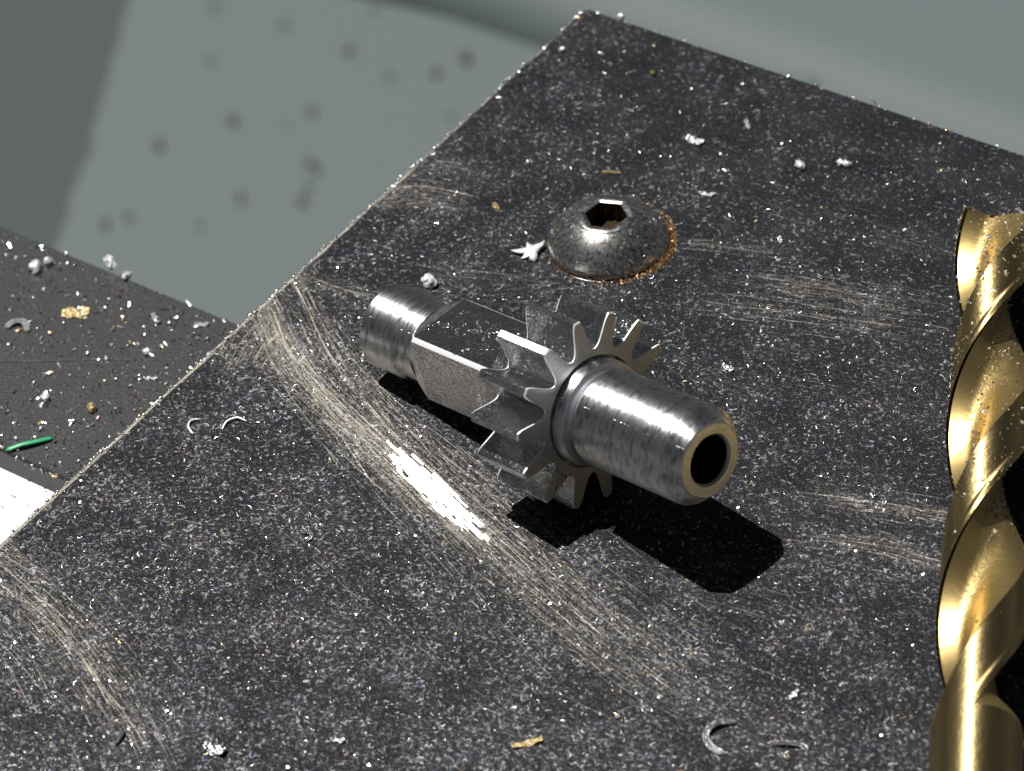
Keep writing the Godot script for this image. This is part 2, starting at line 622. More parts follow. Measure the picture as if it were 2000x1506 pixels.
# an uneven little lump
func lump(r: float, seed_: int, squash := Vector3.ONE, n := 9, group := 0) -> ArrayMesh:
	var g := RandomNumberGenerator.new()
	g.seed = seed_
	var nz := noise(0.9, FastNoiseLite.TYPE_SIMPLEX, seed_ % 9999, 1)
	var rows: Array = []
	for i in n:
		var la := -PI / 2 + PI * i / (n - 1)
		var row := PackedVector3Array()
		for j in 12:
			var lo := TAU * j / 12
			var d := Vector3(cos(la) * cos(lo), cos(la) * sin(lo), sin(la))
			var q := d * r * (1.0 + 0.42 * nz.get_noise_3dv(d * 1.6)) * squash
			row.append(Vector3(q.y, q.z * squash.y / maxf(squash.z, 0.01), q.x))
		rows.append(row)
	var st := begin()
	grid(st, rows, group, true)
	return done(st)


func make_lower_plate() -> void:
	# strip: far edge and near edge are parallel, it runs on under the black plate
	var dir := Vector2(0.777, 0.630)
	var far := Vector2(-1083, -957.6)
	var near := Vector2(-1052, -212)
	var o := PackedVector2Array([far - dir * 900, far + dir * 2300, near + dir * 1700, near - dir * 900])
	var strip := obj("lower_plate", prism(o, -212, -268, 5, 400), M.lower)
	tag(strip, "dark lower plate strewn with blurred chips, passing under the large black plate", "plate")
	var w := PackedVector2Array([near - dir * 950 + Vector2(0, -50), near + dir * 1600 + Vector2(0, -50), near + dir * 1600 + Vector2(-700, 1100), near - dir * 950 + Vector2(-700, 1100)])
	var paper := obj("white_sheet", prism(w, -268.5, -280, 1, 400), M.sheet)
	tag(paper, "sunlit white sheet with small grey flecks below the lower plate", "sheet")
	for p in [[-1030, -128, 8, "largest grey fleck on the sunlit white sheet"], [-1052, -100, 5, "smaller grey fleck left of the largest one on the white sheet"], [-1000, -96, 4, "tiniest grey fleck on the white sheet, close to the black plate"], [-1058, -40, 6, "lowest grey fleck on the white sheet, at the picture's edge"]]:
		var c := obj("fleck", lump(p[2], rng.randi(), Vector3(1.3, 0.25, 0.6), 7), M.pencil)
		c.position = Vector3(p[0], -267.5, p[1]) * K
		c.rotation.y = rng.randf_range(0.6, 1.2)
		tag(c, p[3], "fleck", "grey flecks on the white sheet")


# ------------------------------------------------------------------ black plate
func make_black_plate() -> void:
	var plate := thing("black_plate", CORNER, "large black anodised metal plate with arc scratches under the gear shaft", "plate")
	plate.basis = Basis(ACROSS, Vector3.UP, ALONG)
	var o := PackedVector2Array([Vector2(0, 0), Vector2(0, 2700), Vector2(2500, 2700), Vector2(2500, 0)])
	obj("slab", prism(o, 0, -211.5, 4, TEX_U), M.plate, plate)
	# bright scraped patch: fine furrows turned to the light
	var st := begin()
	st.set_smooth_group(-1)
	var half := Vector3(-0.157, 0.93, 0.34).normalized()
	var local := Vector3(half.dot(ACROSS), half.y, half.dot(ALONG))
	var tangent := Vector3(0.945, 0, 0.327)
	for k in 210:
		var s := rng.randfn(0.0, 0.36)
		if absf(s) > 1.0:
			continue
		var t := rng.randfn(0.0, 0.42)
		if absf(t) > 1.0:
			continue
		var c := Vector3(643, 0, 1456) + Vector3(0.945, 0, 0.327) * s * 165 + Vector3(-0.327, 0, 0.945) * t * 26
		var l := rng.randf_range(8, 34)
		var w := rng.randf_range(0.8, 2.4)
		var n := (local + Vector3(rng.randfn(0, 0.06), 0, rng.randfn(0, 0.06))).normalized()
		var u := (tangent - n * tangent.dot(n)).normalized()
		var v := n.cross(u)
		var q := [c - u * l - v * w, c + u * l - v * w * 0.5, c + u * l + v * w * 0.5, c - u * l + v * w]
		var low := minf(minf(q[0].y, q[1].y), minf(q[2].y, q[3].y))
		var lift := Vector3(0, 0.2 - low + rng.randf() * 1.6, 0)
		for i in 4:
			q[i] += lift
		if (q[1] - q[0]).cross(q[2] - q[0]).y < 0:
			q.reverse()
		quad(st, q[0], q[1], q[2], q[3])
		for i in 4:
			var a: Vector3 = q[i]
			var b: Vector3 = q[(i + 1) % 4]
			quad(st, Vector3(a.x, -0.5, a.z), Vector3(b.x, -0.5, b.z), b, a)
	var sc := obj("scrape_mark", done(st), metal(Color(0.72, 0.71, 0.68), 0.24), plate)
	sc.set_meta("kind", "stuff")
	sc.set_meta("label", "bright polished scrape flashing in the sun")


# ------------------------------------------------------------------ gear shaft
func make_shaft() -> void:
	var tilt := deg_to_rad(10.7)
	var az := deg_to_rad(49.8)
	var axis := Vector3(cos(tilt) * cos(az), sin(tilt), cos(tilt) * sin(az))
	var back := Vector3(0, sin(deg_to_rad(41.0)), cos(deg_to_rad(41.0)))
	var w := (back - axis * axis.dot(back)).normalized()       # towards the viewer's side of the shaft
	var d := axis.cross(w)
	var shaft := thing("gear_shaft", Vector3(-222.6, 84.6, -118.5), "small bright steel pinion shaft with a toothed gear and a hollow end", "gear shaft")
	shaft.basis = Basis(w, d, axis)
	var down := 1.0 if d.y < 0.0 else -1.0
	# plain end with its groove
	obj("plain_journal", lathe([[0.5, 2], [60, 0], [79, 0, 1], [86, 7, 1], [86, 96, 1], [84, 99], [78.5, 103], [78.5, 112], [80, 116, 1], [80, 134], [80, 150]], 96, 2), M.turned, shaft)
	# square section
	var square := func(t: float, most: float) -> float:
		var m := fposmod(t - down * deg_to_rad(5.0), PI / 2) - PI / 4
		return minf(most, 76.5 / cos(m))
	var st := begin()
	var rows: Array = []
	for i in 16:
		var z := 138.0 + i * 2.2
		var cone := 79.5 + maxf(0.0, z - 147.0) * 1.05
		rows.append(ring(z, func(t): return square.call(t, minf(cone, 103.0)), 240))
	grid(st, rows, 1, true, 3)
	obj("neck_cone", done(st), M.turned, shaft)
	st = begin()
	var corners := begin()
	var lim := acos(76.5 / 103.0)
	for q in 4:
		for part in 2:
			var face: Array = []
			var a0 := PI / 4 - lim if part == 0 else PI / 4 + lim - PI / 2 * 0.0
			var a1 := PI / 4 + lim if part == 0 else PI / 2 + PI / 4 - lim
			for z in range(171, 411, 15):
				var row := PackedVector3Array()
				for j in 13:
					var t: float = down * deg_to_rad(5.0) + PI / 2 * q + lerpf(a0, a1, j / 12.0)
					var r: float = square.call(t, 103.0)
					row.append(Vector3(r * cos(t), r * sin(t), z))
				face.append(row)
			grid(st if part == 0 else corners, face, 2 + q * 2 + part, false, 0.3, 1.0 / 512.0)
	var glint := obj("glint_corners", done(corners), M.glint_edge, shaft)  # burred corner strips, sunlit highlight put into their pale colour
	glint.set_meta("kind", "stuff")
	obj("square_section", done(st), M.flat_cut, shaft)
	# gear: a hub and fourteen teeth
	var gear := obj("gear_hub", lathe([[90, 384], [103, 394, 1], [115, 425], [124.2, 451, 1], [123.8, 453, 1], [123.8, 577, 1], [122, 579.5, 1], [114, 579.5, 1], [112, 577], [111, 562, 1], [100, 562, 1]], 140, 3), M.tooth, shaft)
	var hp := PI / 14.0
	var half_profile := [[1.0, 124.0], [0.96, 124.2], [0.86, 125.4], [0.76, 127.6], [0.67, 131.0], [0.59, 136.0], [0.52, 142.5], [0.455, 150.5], [0.40, 159.5], [0.35, 168.5], [0.30, 177.0], [0.25, 184.0], [0.20, 189.0], [0.155, 191.5]]
	for v in 14:
		var outline := PackedVector2Array()
		var shrink := 1.0 - 0.03 * rng.randf()
		var lean := rng.randf_range(-0.012, 0.012)
		for i in half_profile.size():
			var a: float = -half_profile[i][0] * hp
			var r: float = half_profile[i][1]
			r = 124.0 + (r - 124.0) * shrink
			outline.append(Vector2.from_angle(a + lean * (r - 124) / 66.0) * r)
		for i in range(half_profile.size() - 1, -1, -1):
			var a: float = half_profile[i][0] * hp
			var r: float = half_profile[i][1]
			r = 124.0 + (r - 124.0) * shrink
			outline.append(Vector2.from_angle(a + lean * (r - 124) / 66.0) * r)
		var tooth := begin()
		var z0 := 450.0 + rng.randf_range(-2, 2)
		var mid: int = half_profile.size()
		var parts := [[0, mid - 1], [mid - 1, mid], [mid, outline.size() - 1]]
		var g := 0
		var inset := func(p: Vector2, by: float) -> Vector2: return p * (1.0 - by * (p.length() - 122.0) / 68.0 / 190.0)
		var land := begin()
		var rim_edge := begin()
		for part in parts:
			var face: Array = []
			for z in [[z0, 3.0], [z0 + 2.5, 0.0], [490, 0.0], [535, 0.0], [577.5, 0.0], [580.0, 3.0]]:
				var row := PackedVector3Array()
				for i in range(part[0], part[1] + 1):
					var p: Vector2 = inset.call(outline[i], z[1])
					row.append(Vector3(p.x, p.y, z[0]))
				face.append(row)
			grid(rim_edge, [face[0], face[1]], g, false, 0.35)
			grid(land if g == 1 else tooth, face.slice(1, 5), g, false, 0.35)
			grid(rim_edge, [face[4], face[5]], g, false, 0.35)
			g += 1
		var ends := begin()
		# the two end faces, down to inside the hub
		for end in 2:
			var z := z0 if end == 0 else 580.0
			var rim := PackedVector3Array()
			var core := PackedVector3Array()
			for i in outline.size():
				var p: Vector2 = inset.call(outline[i], 3.0)
				rim.append(Vector3(p.x, p.y, z))
				var q := p.normalized() * 110.0
				core.append(Vector3(q.x, q.y, z))
			grid(ends, [rim, core] if end == 1 else [core, rim], 5 + end, false, 0.12, 1.0 / 300.0)
		var tm := done(tooth)
		land.generate_normals()
		land.commit(tm)
		ends.generate_normals()
		ends.commit(tm)
		rim_edge.generate_normals()
		rim_edge.commit(tm)
		tm.surface_set_material(3, M.glint_edge)
		tm.surface_set_material(2, M.faced)
		tm.surface_set_material(0, M.tooth)
		tm.surface_set_material(1, M.turned)
		var o := obj("gear_tooth", tm, null, gear)
		o.rotation.z = down * deg_to_rad(6.0) + v * TAU / 14.0
	# collar, groove, bearing end
	obj("hub_collar", lathe([[92, 560], [103, 562, 1], [104, 575], [104, 599], [101, 604, 1], [100, 604.5]], 120, 3), M.turned, shaft)
	obj("relief_groove", lathe([[101.5, 603.5], [99, 605.5], [84, 606.5, 1], [80, 608], [78, 612], [78, 616], [82, 620, 1], [93, 623]], 120, 3), M.faced, shaft)
	obj("bearing_journal", lathe([[94, 625], [94, 640], [94, 700], [94, 800], [94, 856, 1], [92.5, 859, 1], [74, 883, 1], [72.5, 884]], 128, 3), M.turned, shaft)
	obj("end_ring", lathe([[73, 880], [72.6, 883.6, 1], [70, 885.5, 1], [51, 885.5, 1], [47, 881, 1], [46, 872]], 96, 1), M.ringface, shaft)
	obj("bore", lathe([[46.5, 878], [46, 872], [46, 780, 1], [30, 765], [0.5, 764]], 64, 2), M.bore, shaft)
	# feather of metal left by the cutter under the gear, and crumbs in the damaged tooth
	var fs := begin()
	var fz := PackedVector3Array()
	for i in 9:
		var t := down * deg_to_rad(79.0 + sin(i * 0.9) * 1.2)
		var r := 196.0 + sin(i * 1.7) * 2.0
		fz.append(Vector3(r * cos(t), r * sin(t), 452 + i * 14.0))
	tube(fs, fz, PackedFloat32Array([0.8, 1.6, 1.8, 1.5, 1.8, 2.0, 1.6, 1.9, 0.8]), 1.0)
	obj("burr", done(fs), M.chip, shaft)
	var bits := begin()
	for k in 60:
		var t := down * deg_to_rad(rng.randf_range(64, 92))
		var r := rng.randf_range(128, 172)
		shard(bits, Vector3(r * cos(t), r * sin(t), 581.0), Vector3(cos(t), sin(t), 0), rng.randf_range(2.5, 7), rng)
	for k in 110:
		var t := down * deg_to_rad(-40.0)
		var u := rng.randfn(0.0, 22.0)
		shard(bits, Vector3(77.0 * cos(t) - u * sin(t), 77.0 * sin(t) + u * cos(t), rng.randfn(300, 45)), Vector3.UP, rng.randf_range(1.2, 4.5), rng)
	for k in 26:
		var t := rng.randf() * TAU
		shard(bits, Vector3(107 * cos(t), 107 * sin(t), 572), Vector3(cos(t), sin(t), 0), rng.randf_range(1.5, 5), rng)
	for k in 30:
		var t := rng.randf() * TAU
		shard(bits, Vector3(rng.randf_range(10, 38) * cos(t), 38 * sin(t) * down, rng.randf_range(775, 850)), Vector3(cos(t), sin(t), 0), rng.randf_range(3, 8), rng)
	obj("metal_crumbs", done(bits), M.chip, shaft).set_meta("kind", "stuff")


# a small three-sided sliver
func shard(st: SurfaceTool, at: Vector3, _up: Vector3, size: float, g: RandomNumberGenerator) -> void:
	st.set_smooth_group(-1)
	var p: Array = []
	for i in 4:
		p.append(at + Vector3(g.randf_range(-1, 1), g.randf_range(-1, 1), g.randf_range(-1, 1)) * size)
	for f in [[0, 1, 2, 3], [0, 1, 3, 2], [0, 2, 3, 1], [1, 2, 3, 0]]:
		var a: Vector3 = p[f[0]]
		var b: Vector3 = p[f[1]]
		var c: Vector3 = p[f[2]]
		if (b - a).cross(c - a).dot(p[f[3]] - a) > 0:
			var swap := b
			b = c
			c = swap
		vert(st, a, Vector2(0, 0)); vert(st, c, Vector2(1, 0)); vert(st, b, Vector2(0, 1))


# ------------------------------------------------------------------ button-head screw
func make_screw() -> void:
	var s := thing("button_screw", Vector3(226, 0, -412), "dark button head screw with a hex socket and rusty oil round its rim", "screw")
	var upright := Basis(Vector3(0, 0, 1), Vector3(1, 0, 0), Vector3(0, 1, 0))   # local z of the lathe stands up
	var profile: Array = [[118, -2], [124, 1.5], [126, 5, 1], [126, 12]]
	for i in range(1, 17):
		var h := lerpf(12.0, 72.5, sin(i / 16.0 * PI * 0.5))
		profile.append([sqrt(143.0 * 143.0 - (h + 56.0) * (h + 56.0)), h])
	profile.append([62, 74.0])
	var hexr := func(t: float) -> float:
		var m := fposmod(t - 0.22, PI / 3) - PI / 6
		return 38.5 / cos(m)
	var st := begin()
	var rows: Array = []
	for p in profile:
		var r: float = p[0]
		rows.append(ring(p[1], func(_t): return r, 120))
	rows.append(ring(74.0, func(t): return hexr.call(t) + 4.0, 120))
	rows.append(ring(71.5, func(t): return hexr.call(t), 120))
	grid(st, rows, 0, true, 4)
	var head := obj("head", done(st), M.oxide, s)
	head.basis = upright
	var hs := begin()
	grid(hs, [ring(71.5, hexr, 120), ring(28.0, hexr, 120)], -1, true)
	grid(hs, [ring(28.0, hexr, 120), ring(20.0, func(_t): return 1.0, 120)], 3, true)
	var sock := obj("hex_socket", done(hs), M.socket, head)
	sock.name = "hex_socket"
	# oily rust collected round the rim, thicker on the side away from the sun
	var oil := begin()
	var orows: Array = []
	for i in 90:
		var t := deg_to_rad(-75.0 + i * 3.0)      # 0 = +z, 90 = +x
		var fat := 0.22 + 0.9 * exp(-pow((rad_to_deg(t) - 72.0) / 46.0, 2.0))
		fat *= 0.85 + 0.15 * sin(i * 0.9) * sin(i * 0.37)
		var row := PackedVector3Array()
		for j in 7:
			var q := j / 6.0
			var r := 121.0 + q * (5.0 + 16.0 * fat)
			var h := 11.0 * fat * (1.0 - q) * (1.0 - q * 0.4) + (0.6 if j < 6 else -0.5)
			row.append(Vector3(r * sin(t), h, r * cos(t)))
		orows.append(row)
	grid(oil, orows, 0, false, 1.0, 1.0 / 512.0, true)
	obj("oil_ring", done(oil), M.oil, s)
	var bits := begin()
	for k in 300:
		var t := deg_to_rad(rng.randf_range(-80, 200))
		var r := rng.randf_range(124, 146)
		shard(bits, Vector3(r * sin(t), rng.randf_range(1, 5), r * cos(t)), Vector3.UP, rng.randf_range(1.2, 4.0), rng)
	for k in 420:
		var t := rng.randf() * TAU
		var q := rng.randf()
		var r := lerpf(124, 62, pow(q, 1.25))
		shard(bits, Vector3(r * sin(t), 12.5 + 61.0 * sin(q * PI * 0.5), r * cos(t)), Vector3.UP, 0.8 + 4.5 * pow(rng.randf(), 3.0), rng)
	for k in 16:
		var t := rng.randf() * TAU
		var r := rng.randf_range(5, 34)
		shard(bits, Vector3(r * sin(t), rng.randf_range(26, 34), r * cos(t)), Vector3.UP, rng.randf_range(2, 6), rng)
	var crust := begin()
	for k in 260:
		var t := rng.randf() * TAU
		var h := lerpf(14.0, 71.0, rng.randf())
		var r := sqrt(143.0 * 143.0 - (h + 56.0) * (h + 56.0))
		shard(crust, Vector3(r * sin(t), h, r * cos(t)), Vector3.UP, 0.7 + 3.0 * pow(rng.randf(), 3.0), rng)
	for k in 420:
		var t := deg_to_rad(rng.randfn(68, 42))
		var r := rng.randf_range(125, 143)
		shard(crust, Vector3(r * sin(t), rng.randf_range(1, 6), r * cos(t)), Vector3.UP, rng.randf_range(1.5, 4.5), rng)
	obj("rust_crust", done(crust), M.rust, s).set_meta("kind", "stuff")
	obj("metal_crumbs", done(bits), M.chip, s).set_meta("kind", "stuff")


# ------------------------------------------------------------------ gold drill
func make_drill() -> void:
	var r := 79.0
	var tip := Vector3(993, r, -238)
	var dir := Vector3(-288, 0, 1444).normalized()      # from tip to shank
	var drill := thing("drill_bit", tip, "gold coated spiral drill bit lying on the black plate", "drill bit")
	var x := Vector3.UP.cross(dir).normalized()
	drill.basis = Basis(x, dir.cross(x), dir)
	var lead := 1000.0
	var flute_end := 1390.0
	var phase := -0.74
	# flute: a flat floor running in from the heel, a rounded root, a steep wall up to the cutting edge
	var table := PackedFloat32Array()
	table.resize(256)
	var span := PI - deg_to_rad(62.0)
	var heel := Vector2(0.96, 0)
	var root := Vector2.from_angle(deg_to_rad(100.0)) * 0.26
	var edge := Vector2.from_angle(span)
	var pl: Array = [heel]
	var swell := Vector2(0.64, 0.34)
	for i in range(1, 17):
		var q := i / 17.0 * 0.72
		pl.append(heel.lerp(swell, q).lerp(swell.lerp(root, q), q))
	var f1: Vector2 = pl[-1]
	var f2 := root.lerp(edge, 0.35)
	for i in 25:
		var q := i / 24.0
		pl.append(f1.lerp(root, q).lerp(root.lerp(f2, q), q))
	pl.append(edge)
	for i in 256:
		var t := span * i / 255.0
		for k in pl.size() - 1:
			var a: Vector2 = pl[k]
			var b: Vector2 = pl[k + 1]
			var ta := fposmod(a.angle() + 0.001, TAU)
			var tb := fposmod(b.angle() + 0.001, TAU)
			if t + 0.001 >= ta and t + 0.001 <= tb + 1e-5:
				var hit = Geometry2D.line_intersects_line(Vector2.ZERO, Vector2.from_angle(t), a, b - a)
				if hit != null:
					table[i] = (hit as Vector2).length()
	for i in range(1, 256):
		if table[i] <= 0.01:
			table[i] = table[i - 1]
	var section := func(t: float, z: float) -> float:
		# t: angle within the turned section; two lands and two flutes
		var m := fposmod(t, PI)                      # 0..PI: land first, then flute
		var land := deg_to_rad(62.0)
		var out := r
		if m < deg_to_rad(9.0):
			out = r
		elif m < land:
			out = r * lerpf(1.0, 0.96, clampf((m - deg_to_rad(9.0)) / 0.05, 0.0, 1.0))
		else:
			out = r * table[clampi(int((m - land) / (PI - land) * 255.0), 0, 255)]
		var fade := smoothstep(flute_end - 120.0, flute_end, z)
		return lerpf(out, r, fade)
	var n := 180
	var land_angle := deg_to_rad(62.0)
	for half in 2:
		for kind in 2:
			var steps := 22 if kind == 0 else 84
			var from := PI * half + (0.0 if kind == 0 else land_angle)
			var to := PI * half + (land_angle if kind == 0 else PI)
			var rows: Array = []
			var z := 0.0
			while z <= flute_end + 0.1:
				var row := PackedVector3Array()
				for j in steps + 1:
					var t := clampf(lerpf(from, to, float(j) / steps), from + 0.0003, to - 0.0003)
					var rr: float = section.call(t, z)
					var ang := lerpf(from, to, float(j) / steps) + phase + TAU * z / lead * spin()
					row.append(Vector3(rr * cos(ang), rr * sin(ang), z))
				rows.append(row)
				z += 6.5
			var st := begin()
			grid(st, rows, 0, false, 0.25)
			obj("land" if kind == 0 else "flute", done(st), M.gold if kind == 0 else M.gold_flute, drill)
	var shank := begin()
	grid(shank, [ring(flute_end - 8.0, func(_t): return r + 0.1, n), ring(flute_end + 80.0, func(_t): return r, n), ring(flute_end + 300.0, func(_t): return r, n), ring(flute_end + 640.0, func(_t): return r, n)], 0, true)
	var body := obj("shank", done(shank), M.gold, drill)
	var cap := begin()
	grid(cap, [ring(-6.0, func(_t): return 0.5, n, phase), ring(-2.0, func(t): return section.call(t, 0.0) * 0.97, n, phase), ring(0.0, func(t): return section.call(t, 0.0), n, phase)], 0, true)
	obj("cutting_tip", done(cap), M.gold_edge, drill)
	var torn := begin()
	for k in 70:
		var t := rng.randf() * TAU
		var rr: float = section.call(t, 0.0) * rng.randf_range(0.75, 1.0)
		shard(torn, Vector3(rr * cos(t + phase), rr * sin(t + phase), rng.randf_range(-7, 4)), Vector3.UP, rng.randf_range(3, 11), rng)
	obj("torn_edge", done(torn), M.chip, drill).set_meta("kind", "stuff")
	var bits := begin()
	for k in 4200:
		var zz := absf(rng.randfn(0, 260)) + (380.0 if k % 3 == 0 else 0.0)
		if k % 7 == 0:
			zz = rng.randfn(800, 50)
		var t := rng.randf() * TAU
		var rr: float = section.call(t, zz)
		var ang := t + phase + TAU * zz / lead * spin()
		shard(bits, Vector3(rr * cos(ang), rr * sin(ang), zz), Vector3.UP, 1.2 + 5.5 * pow(rng.randf(), 3.0), rng)
	obj("metal_crumbs", done(bits), M.chip, body).set_meta("kind", "stuff")


func spin() -> float:
	return 1.0


# ------------------------------------------------------------------ chips and dust
func scatter(called: String, mesh: Mesh, count: int, where: Callable, sizes: Vector2, label: String, category: String) -> void:
	var mm := MultiMesh.new()
	mm.transform_format = MultiMesh.TRANSFORM_3D
	mm.use_colors = true
	mm.mesh = mesh
	var list: Array = []
	for k in count:
		var p = where.call()
		if p == null:
			continue
		list.append(p)
	mm.instance_count = list.size()
	for k in list.size():
		var s := lerpf(sizes.x, sizes.y, pow(rng.randf(), 2.5))
		var b := Basis(Vector3.UP, rng.randf() * TAU) * Basis(Vector3.RIGHT, rng.randfn(0, 0.4)) * Basis(Vector3(0, 0, 1), rng.randfn(0, 0.4))
		mm.set_instance_transform(k, Transform3D(b.scaled(Vector3.ONE * s), list[k] * K))
		var v := rng.randf_range(0.45, 0.85)
		var c := Color(v, v, v)
		var hue := rng.randf()
		if hue < 0.1:
			c = Color(v, v * 0.8, v * 0.5)
		elif hue < 0.15:
			c = Color(v, v * 0.7, v * 0.9)
		elif hue < 0.2:
			c = Color(v * 0.7, v * 0.85, v)
		mm.set_instance_color(k, c)
	var o := MultiMeshInstance3D.new()
	o.name = numbered(called)
	o.multimesh = mm
	o.material_override = M.swarf
	add_child(o)
	tag(o, label, category, "", "stuff")


func free_spot(a: float, b: float) -> bool:
	var p := P(a, b)
	return Vector2(p.x - 226, p.z + 412).length() > 130.0


func make_swarf() -> void:
	var worm := begin()
	var wp := PackedVector3Array()
	var wr := PackedFloat32Array()
	for i in 5:
		var t := -0.9 + i * 0.45
		wp.append(Vector3(sin(t) * 5.0, 0.3, cos(t) * 5.0 - 4.0))
		wr.append([0.4, 0.95, 1.1, 0.9, 0.35][i])
	tube(worm, wp, wr, 0.6, 4)
	var on_plate := func():
		var a := 2500.0 * pow(rng.randf(), 0.75)
		var b := rng.randf_range(2, 1950)
		return P(a, b, 0.5) if free_spot(a, b) else null
	scatter("fine_swarf", done(worm), 5000, on_plate, Vector2(0.4, 1.5), "tiny curled bright metal shavings scattered over the large black plate", "swarf")
	var grit := begin()
	var g2 := RandomNumberGenerator.new()
	g2.seed = 8
	shard(grit, Vector3.ZERO, Vector3.UP, 2.6, g2)
	scatter("metal_grit", done(grit), 4500, on_plate, Vector2(0.35, 1.5), "fine glittering metal grit spread over the large black plate", "grit")
	var edge := func():
		var a := rng.randf_range(0, 2500)
		return P(a, rng.randf_range(0, 7), 0.5) if rng.randf() < 0.75 else P(rng.randf_range(0, 7), a, 0.5)
	var nub := lump(3.2, 77, Vector3(1, 0.8, 1), 6)
	scatter("edge_grit", nub, 420, edge, Vector2(0.5, 1.6), "bright burrs and grit caught along the edges of the black plate", "grit")
	var grit2 := begin()
	for k in 2:
		shard(grit2, Vector3(k * 2.0, 0, 0), Vector3.UP, 3.2, g2)
	var on_strip := func():
		var d := Vector2(0.777, 0.630)
		var q := Vector2(-1083, -957.6) + d * rng.randf_range(-150, 900) + Vector2(-0.63, 0.777) * rng.randf_range(4, 570)
		return Vector3(q.x, -211.0, q.y)
	scatter("loose_grit", done(grit2), 1900, on_strip, Vector2(0.5, 2.6), "pale grit strewn over the lower dark plate", "grit")
	scatter("rounded_grit", lump(3.2, 78, Vector3(1, 0.7, 1), 6, -1), 520, on_strip, Vector2(0.5, 2.6), "pale rounded grains strewn over the lower dark plate", "grit")
	named_chips()


func blob(at: Vector3, r: float, squash: Vector3, m: Material, called: String, label: String, category: String, turn := 0.0, group := "") -> void:
	var o := obj(called, lump(r, rng.randi(), squash, 8, 0 if category == "bead" else -1), m)
	o.position = (at + Vector3(0, r * squash.y * 0.55, 0)) * K
	o.rotation.y = turn
	tag(o, label, category, group)


func fibre(at: Vector3, pts: Array, r: float, m: Material, called: String, label: String, category: String, flat := 1.0, group := "") -> void:
	var st := begin()
	var v := PackedVector3Array()
	var rr := PackedFloat32Array()
	for i in pts.size():
		v.append(pts[i])
		rr.append(r * (0.45 if i == 0 or i == pts.size() - 1 else 1.0))
	var c := Curve3D.new()
	for i in v.size():
		var d := (v[mini(i + 1, v.size() - 1)] - v[maxi(i - 1, 0)]) * 0.17
		c.add_point(v[i], -d, d)
	c.bake_interval = 3.0
	var b := c.get_baked_points()
	var br := PackedFloat32Array()
	for i in b.size():
		br.append(r * clampf(minf(i, b.size() - 1 - i) / 4.0 + 0.35, 0.35, 1.0))
	tube(st, b, br, flat, 7)
	var o := obj(called, done(st), m)
	o.position = at * K
	tag(o, label, category, group)


# thin bent plate of metal
func flake(at: Vector3, l: float, w: float, curl: float, m: Material, called: String, label: String, turn: float, group := "") -> void:
	var rows: Array = []
	var under: Array = []
	var g := rng
	var wob := g.randf() * 6.0
	for i in 9:
		var t := i / 8.0 - 0.5
		var row := PackedVector3Array()
		var low := PackedVector3Array()
		var wide := w * (1.0 - 1.3 * t * t) * (0.85 + 0.15 * sin(i * 1.9 + wob))
		for j in 5:
			var s := j / 4.0 - 0.5
			var p := Vector3(s * wide, 0.8 + curl * (t * t * 4.0) * l * 0.25 + absf(s) * 2.5 + 1.4 * sin(i * 1.3 + j * 2.1 + wob), t * l)
			row.append(p)
			low.append(p - Vector3(0, 1.1, 0))
		rows.append(row)
		under.append(low)
	var st := begin()
	grid(st, rows, 0, false, 0.1, 1.0 / 200.0, true)
	grid(st, under, 1, false)
	for e in [0, 8]:
		grid(st, [rows[e], under[e]], 2, false, 1.0, 0.01, e == 8)
	for j in [0, 4]:
		var a := PackedVector3Array()
		var b := PackedVector3Array()
		for i in 9:
			a.append(rows[i][j])
			b.append(under[i][j])
		grid(st, [a, b], 3, false, 1.0, 0.01, j == 0)
	var o := obj(called, done(st), m)
	o.position = at * K
	o.rotation.y = turn
	tag(o, label, "metal chip", group)


